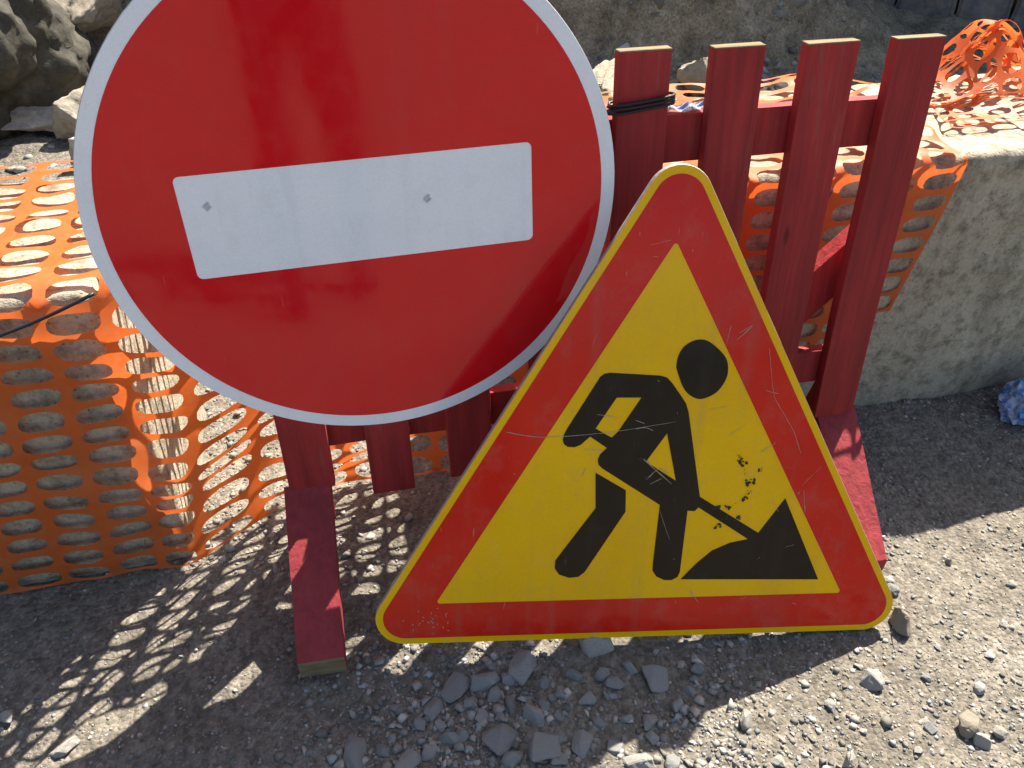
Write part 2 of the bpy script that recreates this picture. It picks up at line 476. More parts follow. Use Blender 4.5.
def board(x0, x1, y0, y1, z0, z1, seed=0, cap=False, taper=0, M=None):
    bm = bmesh.new()
    bmesh.ops.create_cube(bm, size=1)
    for v in bm.verts:
        v.co = Vector((x0+(v.co.x+.5)*(x1-x0), y0+(v.co.y+.5)*(y1-y0), z0+(v.co.z+.5)*(z1-z0)))
    bmesh.ops.bevel(bm, geom=list(bm.edges), offset=.0022, segments=2, affect='EDGES', profile=.6)
    L = max(x1-x0, z1-z0)
    long_z = (z1-z0) > (x1-x0)
    nc = max(2, int(L/.05))
    for i in range(1, nc):
        if long_z: bmesh.ops.bisect_plane(bm, geom=bm.verts[:]+bm.edges[:]+bm.faces[:], plane_co=(0, 0, z0+(z1-z0)*i/nc), plane_no=(0, 0, 1))
        else: bmesh.ops.bisect_plane(bm, geom=bm.verts[:]+bm.edges[:]+bm.faces[:], plane_co=(x0+(x1-x0)*i/nc, 0, 0), plane_no=(1, 0, 0))
    for v in bm.verts:
        q = v.co
        a = q.z if long_z else q.x
        off = Vector((noise.noise((a*4, seed, 0))*.0022, noise.noise((a*3, seed, 5))*.0012, 0)) if long_z else Vector((0, 0, noise.noise((a*4, seed, 0))*.002))
        off += Vector((noise.noise((q.x*60+seed, q.z*60, q.y*60))*.0007,)*3)
        v.co += off
    if cap:
        for f in bm.faces:
            if all(v.co.z > z1-.004 for v in f.verts): f.material_index = 1
    if M: bmesh.ops.transform(bm, matrix=M, verts=bm.verts)
    return bm
PT = .024
for i in range(8):
    x0 = [-.034, .121, .274, .428, .579, .732, .885, 1.041][i] + (0, .0, .0, .004, 0, 0, 0, 0)[i]
    wd = [.086, .082, .086, .085, .084, .085, .089, .086][i]
    z0 = 0.0 if i in (0, 7) else (-.034, -.02, -.015, -.02, -.03, -.018)[i-1]
    z1 = (.752, .757, .75, .756, .756, .752, .749, .747)[i]
    ti = (.0, .0, 0, .002, .001, -.002, .004, .0)[i]
    bm = board(x0, x0+wd, 0, PT, z0, z1, i*3.1, cap=True)
    for v in bm.verts: v.co.x += ti*(v.co.z-.3)
    from_bm('picket', bm, [M_picket, M_bare], fence)
from_bm('rail', board(-.05, 1.105, PT+.0015, PT+.0265, .568, .648, 31), M_picket, fence)
from_bm('rail', board(-.03, 1.062, PT+.0015, PT+.0265, .078, .152, 47), M_picket, fence)
# short diagonal brace between the rails, behind the pickets
ang = R(44)
bm = board(-.30, .29, PT+.002, PT+.040, -.041, .041, 71)
bmesh.ops.transform(bm, matrix=Matrix.Translation((.925, .027, .180)) @ Matrix.Rotation(-ang, 4, 'Y'), verts=bm.verts)
from_bm('brace', bm, M_picket, fence)
FMI = FM.inverted()
def leg(p0, p1, w0, w1, th, seed, bare, name='leg'):
    """sloping board from under the panel (p0) down to the ground (p1)"""
    p0 = Vector(p0); p1 = Vector(p1); d = p1-p0; L = d.length
    bm = board(0, L, -.5, .5, -th, 0, seed)
    Mx = frame(p0, d, (0, 0, 1)); sl_ = math.sqrt(d.x**2+d.y**2)
    for v in bm.verts:
        if v.co.x > L-.01: v.co.x += v.co.z*d.z/sl_
    for v in bm.verts: v.co.y *= w0 + (w1-w0)*v.co.x/L
    bm.normal_update()
    for f in bm.faces:
        if bare and f.normal.x > .4: f.material_index = 1
    bmesh.ops.transform(bm, matrix=FMI @ Mx, verts=bm.verts)
    return from_bm(name, bm, [M_foot, M_bare], fence)
leg((-.3405, .936, .198), (-.2985, .703, .046), .0755, .0725, .034, 3, True)
leg((.594, 1.124, .198), (.620, .893, .046), .074, .068, .034, 9, False)
leg((-.345, .985, .26), (-.362, 1.05, .0), .045, .045, .024, 13, False, 'rear_leg')
leg((.596, 1.165, .30), (.590, 1.25, .0), .045, .045, .024, 19, False, 'rear_leg')
# wire tied round the first free picket
def tube(pts, r, seg=6):
    bm = bmesh.new(); rings = []
    pts = [Vector(p) for p in pts]
    for i, p in enumerate(pts):
        t = (pts[min(i+1, len(pts)-1)] - pts[max(i-1, 0)]).normalized()
        a = t.orthogonal().normalized(); b = t.cross(a)
        if rings:                      # keep the ring aligned with the one before
            a = (pa - t*pa.dot(t)).normalized(); b = t.cross(a)
        pa = a
        rings.append([bm.verts.new(p + r*(math.cos(2*math.pi*k/seg)*a + math.sin(2*math.pi*k/seg)*b)) for k in range(seg)])
    for q, s_ in zip(rings, rings[1:]):
        for k in range(seg): bm.faces.new([q[k], q[(k+1) % seg], s_[(k+1) % seg], s_[k]])
    bm.faces.new(rings[0][::-1]); bm.faces.new(rings[-1]); bmesh.ops.recalc_face_normals(bm, faces=bm.faces)
    return bm
def smooth_path(P, n=6):
    P = [Vector(p) for p in P]; out = []
    for i in range(len(P)-1):
        p0, p1, p2, p3 = P[max(i-1, 0)], P[i], P[i+1], P[min(i+2, len(P)-1)]
        for k in range(n):
            t = k/n
            out.append(.5*((2*p1)+(p2-p0)*t+(2*p0-5*p1+4*p2-p3)*t*t+(3*p1-p0-3*p2+p3)*t**3))
    return out + [P[-1]]
loops = []
for k in range(3):
    z = .664 + .006*k
    loops += [(.574, -.003, z), (.62, -.0045, z+.004), (.668, -.003, z+.010), (.669, .03, z+.006), (.62, .030, z), (.574, .028, z-.002)]
loops = [FM @ Vector(p) for p in [(.552, .004, .668)] + loops + [(.573, -.003, .668), (.548, .006, .664)]]
tag(from_bm('tie_wire', tube(smooth_path(loops, 4), .0022), M_wire, smooth=True), 'dark wire wound round the picket nearest the no-entry sign', 'wire')

# ribbon of white tape with a blue stripe lying along the top rail
bm = bmesh.new(); prev = None
for k in range(25):
    t = k/24; x = .664 + t*.075
    c = Vector((x, .034 + .004*math.sin(t*9), .6515 + .006*math.sin(t*7+.5)**2))
    row = [bm.verts.new(c + Vector((0, dy, dz + .002*math.sin(t*13+dy*200)))) for dy, dz in ((-.014, 0), (-.005, .004), (.002, .0055), (.012, .003))]
    if prev:
        for q in range(3):
            f = bm.faces.new([prev[q], row[q], row[q+1], prev[q+1]]); f.material_index = 1 if q == 1 else 0
    prev = row
bmesh.ops.solidify(bm, geom=bm.faces[:], thickness=.0006)
bmesh.ops.transform(bm, matrix=FM, verts=bm.verts)
M_tapew = mat_plain('white_tape', (.75, .75, .78), .5); M_tapeb = mat_plain('blue_tape', (.03, .08, .32), .5)
tag(from_bm('tape_strip', bm, [M_tapew, M_tapeb], smooth=True), 'scrap of white tape with a blue stripe on the top rail of the pickets', 'tape')

# ---------------------------------------------------------------- sign builders
def poly_sheet(loops, y, th=.0005):
    """flat film with holes in the local xz plane, front face at y"""
    bm = bmesh.new()
    L3 = [[Vector((x, z, 0)) for x, z in lp] for lp in loops]
    tris = tessellate_polygon(L3)
    flat = [p for lp in loops for p in lp]
    fr = [bm.verts.new((x, y, z)) for x, z in flat]; bk = [bm.verts.new((x, y+th, z)) for x, z in flat]
    for t in tris:
        bm.faces.new([fr[i] for i in t]); bm.faces.new([bk[i] for i in reversed(t)])
    o = 0
    for lp in loops:
        n = len(lp)
        for k in range(n):
            a, b = o+k, o+(k+1) % n
            bm.faces.new([fr[a], fr[b], bk[b], bk[a]])
        o += n
    bmesh.ops.recalc_face_normals(bm, faces=bm.faces)
    return bm
def ring_pts(r, n=128, cx=0, cz=0): return [(cx+r*math.cos(2*math.pi*k/n), cz+r*math.sin(2*math.pi*k/n)) for k in range(n)]
def tri_pts(inr, r, n=12):
    """equilateral triangle of inradius inr with corners rounded to r"""
    ci = inr - r; out = []
    for a0 in (90, 210, 330):
        cx, cz = 2*ci*math.cos(R(a0)), 2*ci*math.sin(R(a0))
        for k in range(n+1):
            a = R(a0-60 + 120*k/n); out.append((cx+r*math.cos(a), cz+r*math.sin(a)))
    return out
def dish(outline, depth, fl=.006):
    """pressed steel sign blank: face plus turned-back flange with a rounded edge"""
    n = len(outline); bm = bmesh.new()
    c = Vector((0, 0, 0))
    def ring(off, y):
        res = []
        for i, (x, z) in enumerate(outline):
            a = Vector(outline[i-1]); b = Vector(outline[(i+1) % n]); t = (b-a).normalized(); nn = Vector((t.y, -t.x))
            res.append(bm.verts.new((x - nn.x*off, y, z - nn.y*off)))
        return res
    rs = [ring(.0025, 0), ring(.0008, .0008), ring(0, .0025), ring(0, depth), ring(.0022, depth), ring(.0022, .003)]
    for a, b in zip(rs, rs[1:]):
        for k in range(n): bm.faces.new([a[k], a[(k+1) % n], b[(k+1) % n], b[k]])
    bm.faces.new(rs[0]); bm.faces.new(rs[-1][::-1])
    bmesh.ops.recalc_face_normals(bm, faces=bm.faces)
    return bm
def rrect(hw, hh, r, n=6):
    out = []
    for cx, cz, a0 in ((hw-r, hh-r, 0), (-hw+r, hh-r, 90), (-hw+r, -hh+r, 180), (hw-r, -hh+r, 270)):
        out += [(cx+r*math.cos(R(a0+90*k/n)), cz+r*math.sin(R(a0+90*k/n))) for k in range(n+1)]
    return out

# no-entry sign
CM = frame((-.1966, .98812, .67345), (.97452, .22428, .00373), (-.03027, .115, .9929))
CM = Matrix.Translation(Vector((0, 0, 1.2)) + (CM.translation - Vector((0, 0, 1.2)))*.985) @ CM.to_3x3().to_4x4() @ Matrix.Scale(.985, 4)
cs = empty('no_entry_sign', 'large round red no-entry road sign with a white bar and white rim', 'road sign', CM)
from_bm('sign_plate', dish(ring_pts(.3504, 160), .018), M_edge, cs)
from_bm('white_rim', poly_sheet([ring_pts(.3492, 160), ring_pts(.3295, 160)], -.0007), M_white, cs)
bar = rrect(.2300, .0701, .008)
from_bm('red_disc', poly_sheet([ring_pts(.3299, 160), bar[::-1]], -.0012, .0004), M_red, cs)
bo = from_bm('white_bar', poly_sheet([bar], -.0008), M_white, cs)
for mx, mz, k in ((-.1966, .0290, 0), (.0844, .0079, 1)):
    bm = bmesh.new()
    Rm = Matrix.Rotation(R(-38), 4, 'Y')
    for (a, b) in (((-.005, 0), (.005, .0038)), ((-.005, -.005), (.0036, -.001))):
        q = [bm.verts.new(Rm @ Vector((x, 0, z)) + Vector((mx, -.0014, mz))) for x, z in ((a[0], a[1]), (b[0], a[1]), (b[0], b[1]), (a[0], b[1]))]
        bm.faces.new(q)
    bmesh.ops.solidify(bm, geom=bm.faces[:], thickness=.0003)
    from_bm('mark', bm, M_grey, bo)

# triangular road-works sign
TM = frame((.21478, .85397, .27037), (.99604, .07013, -.05469), (.02684, .34927, .93664))
ts = empty('road_works_sign', 'worn yellow and red triangular road-works sign with a black digging figure', 'road sign', TM)
from_bm('sign_plate', dish(tri_pts(.2655, .047), .009), M_edge, ts)
from_bm('yellow_border', poly_sheet([tri_pts(.2645, .046), tri_pts(.2535, .036)[::-1]], -.0007), M_yellow, ts)
from_bm('red_border', poly_sheet([tri_pts(.2539, .0364), tri_pts(.191, .004)[::-1]], -.0012, .0004), M_redw, ts)
yp = from_bm('yellow_panel', poly_sheet([tri_pts(.1914, .0044)], -.0008), M_yellow, ts)
head = [(.0173, .1987), (.0184, .2153), (.026, .2307), (.0411, .24), (.0572, .24), (.0745, .2291), (.09, .2125), (.095, .193), (.0915, .1761), (.0797, .1591), (.0587, .15), (.0416, .1564), (.0292, .1707)]
head = [(p.x, p.y) for p in smooth_path([(x, z, 0) for x, z in head+head[:1]], 5)[:-1]]
body = [(-.143, .0867), (-.1413, .096), (-.1369, .1053), (-.0931, .185), (-.0875, .1895), (-.0791, .1911), (-.0048, .1865), (.0052, .1837), (.0136, .1752), (.0279, .1565), (.0374, .1433), (.0427, .1294), (.0746, -.0107), (.1758, -.0759), (.2112, -.0156), (.2875, -.1637), (.0585, -.1572), (.0823, -.1277), (.1037, -.1064), (.1317, -.0926), (.1606, -.0867), (.0743, -.0289), (.0691, -.0352), (.0575, -.0343), (.056, -.1437), (.0528, -.153), (.0438, -.1582), (.0318, -.1578), (.0182, -.1507), (.0113, -.1398), (.0109, -.1279), (.0128, -.0234), (-.0811, .0396), (-.087, .0457), (-.0886, .0541), (-.0858, .0625), (-.0761, .073), (-.1024, .0916), (-.1154, .0788), (-.1244, .0747), (-.1354, .0755), (-.1411, .0802)]
h1 = [(-.0668, .1529), (-.03, .1528), (-.0609, .0994), (-.07, .0895), (-.095, .1043)]
h2 = [(.0133, .0957), (.0341, .0173), (-.015, .0496)]
leg = [(-.0906, .0325), (-.0421, .0024), (-.04, -.0344), (-.0974, -.1396), (-.1068, -.1479), (-.1213, -.1495), (-.1378, -.1431), (-.1452, -.1317), (-.1447, -.1173), (-.0869, -.0272)]
def rectify(L): return L
pg = bmesh.new()
for lps in ([head], [body, h1, h2], [leg]):
    b2 = poly_sheet(lps, -.0014, .0004)
    tm = bpy.data.meshes.new('t'); b2.to_mesh(tm); b2.free(); pg.from_mesh(tm); bpy.data.meshes.remove(tm)
from_bm('pictogram', pg, M_black, yp)
def scratch(paths, name, mat, y=-.0017):
    bm = bmesh.new()
    for P, wd in paths:
        P = smooth_path([(x, z, 0) for x, z in P], 5)
        prev = None
        for i, p in enumerate(P):
            t = (P[min(i+1, len(P)-1)]-P[max(i-1, 0)]).normalized(); nn = Vector((-t.y, t.x, 0))
            ww = wd*(.35+.65*abs(noise.noise((i*.9, wd*5e3, p.x*40)))*1.8)*(.3 if i in (0, len(P)-1) else 1)
            j = nn*noise.noise((i*.7, p.y*50, 3))*.0008
            a, b = p+nn*ww/2+j, p-nn*ww/2+j
            row = (bm.verts.new((a.x, y, a.y)), bm.verts.new((b.x, y, b.y)))
            if prev: bm.faces.new([prev[0], row[0], row[1], prev[1]])
            prev = row
    bmesh.ops.solidify(bm, geom=bm.faces[:], thickness=.0002)
    return from_bm(name, bm, mat, ts)
sc = [([(-.2292, .1006), (-.1745, .0916), (-.0947, .0962), (-.0597, .1002), (.0252, .1145)], .0013),
      ([(-.035, .1035), (-.022, .1055), (-.008, .1005)], .0018),
      ([(.1047, .2511), (.1231, .2621), (.1025, .2412)], .0020),
      ([(.1523, .2287), (.1593, .1955), (.1701, .1538), (.1896, .1244), (.2095, .0945), (.2239, .0613)], .0009),
      ([(.2386, -.0012), (.2468, -.0409)], .0010), ([(.2334, .0047), (.2603, .0384)], .0008),
      ([(.155, .163), (.176, .158)], .0008), ([(.012, -.03), (.034, -.085)], .0009),
      ([(-.02, .055), (.028, .012)], .0022), ([(-.012, .02), (.006, .038), (.02, .03)], .0024), ([(-.006, .012), (.012, .022)], .0018)]
for q in sc: scratch([q], 'scratch', M_scr)
sc = []
for k in range(46):
    x = random.uniform(-.26, .27); z = random.uniform(-.24, .40)
    if abs(x) > (.46-z)*.50: continue
    a = random.uniform(0, 3.14); l_ = random.choice((.003, .005, .008, .016, .03)); 
    sc.append(([(x, z), (x+l_*math.cos(a), z+l_*math.sin(a))], random.uniform(.0005, .0016)))
for k in range(26):           # chipped lower left corner
    x = -.345 + random.gauss(0, .022); z = -.222 + random.gauss(0, .012)
    a = random.uniform(0, 3.14); sc.append(([(x, z), (x+.004*math.cos(a), z+.004*math.sin(a))], random.uniform(.0008, .0025)))
tag(scratch(sc, 'scuff_marks', M_scr), kind='stuff')
ch = []
bm = bmesh.new()
for cx, cz in [(.13, .0585), (.133, .052), (.136, .045), (.141, .0333), (.147, .018), (.1532, -.0009), (.1426, -.018), (.1542, .0161), (.1185, -.0437), (.1678, .0329), (.1357, -.0528), (.1187, -.0315), (.150, .008), (.128, -.03), (.149, -.010), (.10, -.03), (.112, -.06), (-.02, .052), (-.012, .03)]:
    for k in range(5):
        x = cx+random.gauss(0, .0035); z = cz+random.gauss(0, .0035); r_ = .0006 + .0034*random.random()**2.2; n_ = 11; st = random.uniform(.45, 1); ro = random.uniform(0, 3.14)
        ring = []
        for q in range(n_):
            a_ = 2*math.pi*q/n_; rr = r_*(.55+.9*random.random())
            px_, pz_ = rr*math.cos(a_), rr*st*math.sin(a_)
            ring.append(bm.verts.new((x+px_*math.cos(ro)-pz_*math.sin(ro), -.00165-.00002*k, z+px_*math.sin(ro)+pz_*math.cos(ro))))
        bm.faces.new(ring)
tag(from_bm('chipped_film', bm, M_chip, ts), kind='stuff')
# ---------------------------------------------------------------- stones
def rock_mesh(name, seed, n=15, flat=.7, sub=False):
    r = random.Random(seed); bm = bmesh.new()
    for _ in range(n):
        v = Vector((r.gauss(0, 1), r.gauss(0, 1), r.gauss(0, 1))).normalized()*r.uniform(.82, 1.05)
        bm.verts.new((v.x*r.uniform(.9, 1.1), v.y*.8, v.z*flat))
    bmesh.ops.convex_hull(bm, input=bm.verts)
    bmesh.ops.delete(bm, geom=[v for v in bm.verts if not v.link_faces], context='VERTS')
    bmesh.ops.dissolve_limit(bm, angle_limit=R(9), verts=bm.verts, edges=bm.edges)
    bmesh.ops.bevel(bm, geom=bm.edges[:], offset=.05, segments=1, affect='EDGES')
    bmesh.ops.triangulate(bm, faces=bm.faces)
    for _ in range(2): bmesh.ops.subdivide_edges(bm, edges=bm.edges, cuts=1, use_grid_fill=True)
    for v in bm.verts:
        p = v.co + Vector((seed, 0, 0)); v.co *= 1 + .09*noise.noise(p*2.2) + .05*noise.noise(p*5) + .02*noise.noise(p*12)
    bm.normal_update(); me = bpy.data.meshes.new(name); bm.to_mesh(me); bm.free(); return me
protos = [(rock_mesh('stone', 20+k, 12+k % 4, (.62, .75, .55, .85)[k % 4])) for k in range(10)]
pm = {}
def stone(x, y, r, mat, label, group, k, sink=.35, z=None, sc=(1, 1, 1), rz=None, name='stone'):
    key = (k % len(protos), mat.name)
    if key not in pm:
        me = protos[k % len(protos)].copy(); me.materials.append(mat); pm[key] = me
    o = bpy.data.objects.new(name, pm[key]); C.objects.link(o)
    o.location = (x, y, hgt(x, y) + r*(.62-sink) if z is None else z)
    o.scale = (r*sc[0], r*sc[1], r*sc[2])
    o.rotation_euler = (random.uniform(-.25, .25), random.uniform(-.25, .25), random.uniform(0, 6.28) if rz is None else rz)
    return tag(o, label, name, group)
G1, L1 = 'crushed stones under the triangular sign', 'bluish grey crushed stone lying on the shaded ground below the triangular sign'
under = [(-.086, .683, .0285), (-.044, .695, .0252), (.014, .723, .034), (.228, .695, .029), (.162, .688, .0169), (.032, .63, .0246), (-.018, .599, .0309), (-.091, .596, .0195), (-.074, .61, .0147), (-.123, .584, .0146), (-.151, .566, .0226), (.001, .569, .0177), (-.123, .653, .0216), (-.047, .636, .0148), (.104, .594, .0228), (.182, .569, .0276), (.119, .663, .015), (.002, .658, .0182), (-.025, .674, .0167), (.234, .564, .0163), (.075, .674, .0134), (.1, .705, .0152), (.052, .691, .0134), (.073, .638, .0115), (-.065, .658, .0133), (.172, .633, .0133), (.209, .625, .0149), (.278, .674, .0136), (.301, .717, .0156), (-.14, .625, .0132), (-.109, .622, .0115), (-.018, .633, .0115), (.133, .625, .0115), (.153, .587, .0147), (.072, .602, .013), (-.183, .658, .0134), (-.195, .587, .0131), (.19, .72, .016), (.05, .655, .014), (.145, .705, .014), (-.005, .70, .015), (.255, .655, .014), (.03, .60, .012), (.07, .57, .016), (.21, .60, .012)]
for k, (x, y, r) in enumerate(under): stone(x, y, r*1.2, M_stone, L1, G1, k, .62)
stone(.049, .584, .0356, M_stone, 'largest grey stone at the bottom edge below the triangular sign', 'stone', 3, .4)
stone(.143, .748, .040, M_pale, 'pale pinkish grey stone wedged under the bottom edge of the triangular sign', 'stone', 5, .55)
stone(-.232, .581, .034, M_stone, 'flat grey stone half buried in the shade right of the red plank foot', 'stone', 2, .75)
stone(.660, .803, .0335, M_tan, 'rounded brown-grey stone at the right corner of the triangular sign', 'stone', 7, .3)
stone(.663, .866, .017, M_stone, 'small dark stone between the right plank foot and the sign corner', 'stone', 4, .3)
stone(.668, .889, .0119, M_pale, 'small white stone at the tip of the right plank foot', 'stone', 6, .3)
stone(.572, .693, .0273, M_stone, 'blue-grey pointed stone on the sunlit gravel right of the sign shadow', 'stone', 8, .45)
stone(.357, .627, .0187, M_pale, 'pale stone on the edge of the triangular sign shadow', 'stone', 1, .4)
stone(.692, .622, .0258, M_tan, 'blocky grey stone in the lower right corner of the sunlit gravel', 'stone', 9, .25)
stone(-.670, .588, .0272, M_pale, 'white stone in the strip of sunlight at the lower left', 'stone', 5, .6)
stone(-.773, .633, .0171, M_pale, 'small pale stone in the shade at the left edge', 'stone', 8, .3)
G2, L2 = 'small stones on the sunlit gravel', 'small pale grey stone lying on the sunlit gravel at the lower right'
for k, (x, y, r) in enumerate([(.634, .617, .0145), (.735, .611, .0168), (.702, .593, .0202), (.493, .654, .0141), (.49, .566, .0189), (.391, .564, .0151), (.737, .683, .0152), (.557, .719, .0091), (.60, .66, .008), (.66, .70, .010), (.78, .74, .012), (.83, .80, .011), (.74, .80, .009), (.88, .88, .012), (.79, .93, .010), (.95, .97, .012), (.60, .58, .010), (.53, .61, .008), (.84, .69, .011), (.45, .60, .009), (.98, .86, .012), (.70, .755, .008), (1.02, 1.03, .013), (.90, .76, .009)]):
    stone(x, y, r*.95, M_pale if k % 3 else M_stone, L2, G2, k+3, .4)

# loose fine gravel: far too many to count
def gravel():
    base = []
    for k in range(8):
        me = rock_like(k); base.append(me)
    pts = []
    def add(n, x0, x1, y0, y1, r0, r1):
        for _ in range(n):
            x = random.uniform(x0, x1); y = random.uniform(y0, y1)
            r = r0*(r1/r0)**(random.random()**2.2)
            if noise.noise((x*3.1, y*3.1, 8)) + random.uniform(-.5, .5) < -.15: continue
            pts.append((x, y, r))
    add(26000, -.95, 1.45, .42, 1.45, .0014, .0052)
    add(20000, .25, 1.5, .42, 1.6, .0014, .0064)
    add(2600, -.35, .60, .45, .95, .002, .011)
    add(2500, -.75, 0., .9, 1.9, .003, .012)
    add(3000, -2.4, 1.3, 2.0, 3.3, .006, .030)
    add(1200, 1.2, 3.0, 2.0, 4.2, .004, .015)
    add(3800, -2.4, 1.5, 3.0, 4.4, .008, .055)
    add(2600, -.26, .36, .50, .80, .003, .012)
    VV, FF, TT = [], [], []; o = 0
    for (x, y, r) in pts:
        bv, bf = base[random.randrange(8)]
        a = random.uniform(0, 6.28); c, s_ = math.cos(a), math.sin(a); sx, sy, sz = r*random.uniform(.8, 1.25), r, r*random.uniform(.5, .9)
        q = bv*np.array([sx, sy, sz]); q = np.stack([q[:, 0]*c-q[:, 1]*s_, q[:, 0]*s_+q[:, 1]*c, q[:, 2]], 1)
        VV.append(q + np.array([x, y, hgt(x, y) + sz*random.uniform(-.35, .25)])); FF.append(bf+o); o += len(bv)
        t = random.random(); g = .13 + .22*t**1.2
        tint = random.random()
        col = (g*1.06, g, g*.87) if tint < .78 else ((g*.97, g*.99, g*.97) if tint < .95 else (g*1.2, g*.95, g*.78))
        if random.random() < .03: col = (.46, .43, .38)
        TT.append(np.tile(np.array([*col, 1.]), (len(bv), 1)))
    me = np_mesh('gravel', np.concatenate(VV), np.concatenate(FF))
    at = me.color_attributes.new('tone', 'FLOAT_COLOR', 'POINT'); at.data.foreach_set('color', np.concatenate(TT).astype(np.float32).ravel())
    return tag(mesh_obj('gravel', me, M_gravel), kind='stuff')
def rock_like(k):
    r = random.Random(100+k); bm = bmesh.new()
    for _ in range(9):
        v = Vector((r.gauss(0, 1), r.gauss(0, 1), r.gauss(0, 1))).normalized(); bm.verts.new(v)
    bmesh.ops.convex_hull(bm, input=bm.verts); bmesh.ops.delete(bm, geom=[v for v in bm.verts if not v.link_faces], context='VERTS')
    bmesh.ops.triangulate(bm, faces=bm.faces); bm.verts.index_update()
    v = np.array([p.co[:] for p in bm.verts]); f = np.array([[q.index for q in p.verts] for p in bm.faces]); bm.free(); return v, f
gravel()

# ---------------------------------------------------------------- things behind the blocks
def lump(name, loc, sc, seed, mat, label, cat, amp=.22, rot=0, sub=5, group=None):
    bm = bmesh.new(); bmesh.ops.create_icosphere(bm, subdivisions=sub, radius=1)
    for v in bm.verts:
        p = v.co.copy(); s_ = Vector((seed, seed*.7, 0))
        d = amp*(noise.noise(p*1.3+s_)*1.1 + noise.noise(p*3+s_)*.55 + noise.noise(p*7+s_)*.28 + noise.noise(p*16+s_)*.12)
        # facets
        c = noise.cell(p*1.6+s_)*.10*amp/.22
        q = p*(1+d+c*.3); v.co = Vector((q.x*sc[0], q.y*sc[1], q.z*sc[2]))
    o = from_bm(name, bm, mat, smooth=True); o.location = loc; o.rotation_euler = (0, 0, rot)
    return tag(o, label, cat, group)
def hrock(name, loc, sc, seed, mat, label, rot=(0, 0, 0), group=None, n=16, rough=1.):
    """broken rubble: a chipped block, finely subdivided, with a gritty surface"""
    r = random.Random(seed); bm = bmesh.new()
    for _ in range(n):
        v = Vector((r.uniform(-1, 1), r.uniform(-1, 1), r.uniform(-1, 1)))
        m = max(abs(v.x), abs(v.y), abs(v.z)); v = v/m*r.uniform(.7, 1.05); bm.verts.new(v)
    bmesh.ops.convex_hull(bm, input=bm.verts); bmesh.ops.delete(bm, geom=[v for v in bm.verts if not v.link_faces], context='VERTS')
    bmesh.ops.dissolve_limit(bm, angle_limit=R(14), verts=bm.verts, edges=bm.edges)
    bmesh.ops.triangulate(bm, faces=bm.faces)
    for _ in range(4): bmesh.ops.subdivide_edges(bm, edges=bm.edges, cuts=1, use_grid_fill=True)
    bmesh.ops.smooth_vert(bm, verts=bm.verts, factor=.5, use_axis_x=True, use_axis_y=True, use_axis_z=True)
    bm.normal_update(); S0 = Vector((seed, seed*.3, 0))
    for v in bm.verts:
        p = v.co + S0
        d = .10*noise.noise(p*1.6) + .06*noise.noise(p*4) + .035*noise.noise(p*9) + .022*noise.noise(p*21)
        d -= .05*max(0, noise.noise(p*2.7+Vector((9, 0, 0))))**.5
        v.co += v.normal*d*rough
    for v in bm.verts: v.co = Vector((v.co.x*sc[0], v.co.y*sc[1], v.co.z*sc[2]))
    o = from_bm(name, bm, mat, smooth=True); o.location = loc; o.rotation_euler = rot
    return tag(o, label, 'rock', group)
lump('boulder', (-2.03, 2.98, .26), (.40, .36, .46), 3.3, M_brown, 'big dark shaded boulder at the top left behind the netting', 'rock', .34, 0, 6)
hrock('rock', (-1.62, 3.30, .30), (.15, .13, .10), 11.7, M_tan, 'squarish grey rock on the bank at the top left beside the no-entry sign', (-0.2, -0.1, 4.0))
hrock('rock', (-1.50, 2.82, .07), (.09, .09, .085), 12.2, M_tan, 'upright tan rock low beside the left edge of the no-entry sign', (-0.2, -0.2, 3.0))
hrock('rock', (-1.66, 2.86, .05), (.15, .11, .055), 14.6, M_pale, 'flat pale rock beside the dark boulder', (-0.1, 0.1, 0.0))
hrock('rock', (-1.37, 2.58, .03), (.09, .08, .06), 15.1, M_pale, 'small pale rock on the gravel just left of the no-entry sign', (0.1, -0.1, 3.0))
hrock('broken_slab', (.37, 2.80, .155), (.15, .24, .085), 17, M_conc, 'broken concrete slab between the no-entry sign and the first picket', (.22, .16, -.5))
hrock('rock', (.74, 3.14, .06), (.13, .13, .11), 19.3, M_tan, 'dusty rock low behind the gap right of the first picket', (-0.1, 0.2, 1.0))
hrock('rock', (.555, 2.62, .10), (.08, .075, .06), 20.5, M_stone, 'small grey rock low in the gap right of the first picket', (0.1, -0.1, 0.0))
hrock('rock', (.66, 2.70, .06), (.07, .06, .05), 21.4, M_tan, 'small rubble piece behind the white tape scrap', (0.1, -0.1, 2.0))
hrock('rock', (.98, 2.86, .08), (.14, .12, .09), 23.8, M_brown, 'long dark rock in the gap between the second and third pickets', (0.2, 0.0, 0.0))
hrock('rock', (1.17, 2.95, .04), (.08, .08, .05), 25.9, M_brown, 'low dark rock in the gap between the third and fourth pickets', (0.2, 0.0, 4.0))
# dry grass on the top left of the bank
def grass(x0, y0, n, seed, label, hmax=.16):
    r = random.Random(seed); bm = bmesh.new()
    for _ in range(n):
        x = x0 + r.gauss(0, .07); y = y0 + r.gauss(0, .05); z = hgt(x, y)
        a = r.uniform(0, 6.28); h = r.uniform(.05, hmax); b = h*r.uniform(.3, 1.1); wd = r.uniform(.0025, .006)
        d = Vector((math.cos(a), math.sin(a), 0)); sd = Vector((-d.y, d.x, 0)); prev = None
        for k in range(5):
            t = k/4; p = Vector((x, y, z-.01)) + d*b*t*t + Vector((0, 0, h*(t-.25*t*t)))
            row = (bm.verts.new(p+sd*wd*(1-t*.9)), bm.verts.new(p-sd*wd*(1-t*.9)))
            if prev: bm.faces.new([prev[0], row[0], row[1], prev[1]])
            prev = row
    return tag(from_bm('grass_tuft', bm, M_grass), label, 'grass tuft', 'dry grass tufts on the bank')
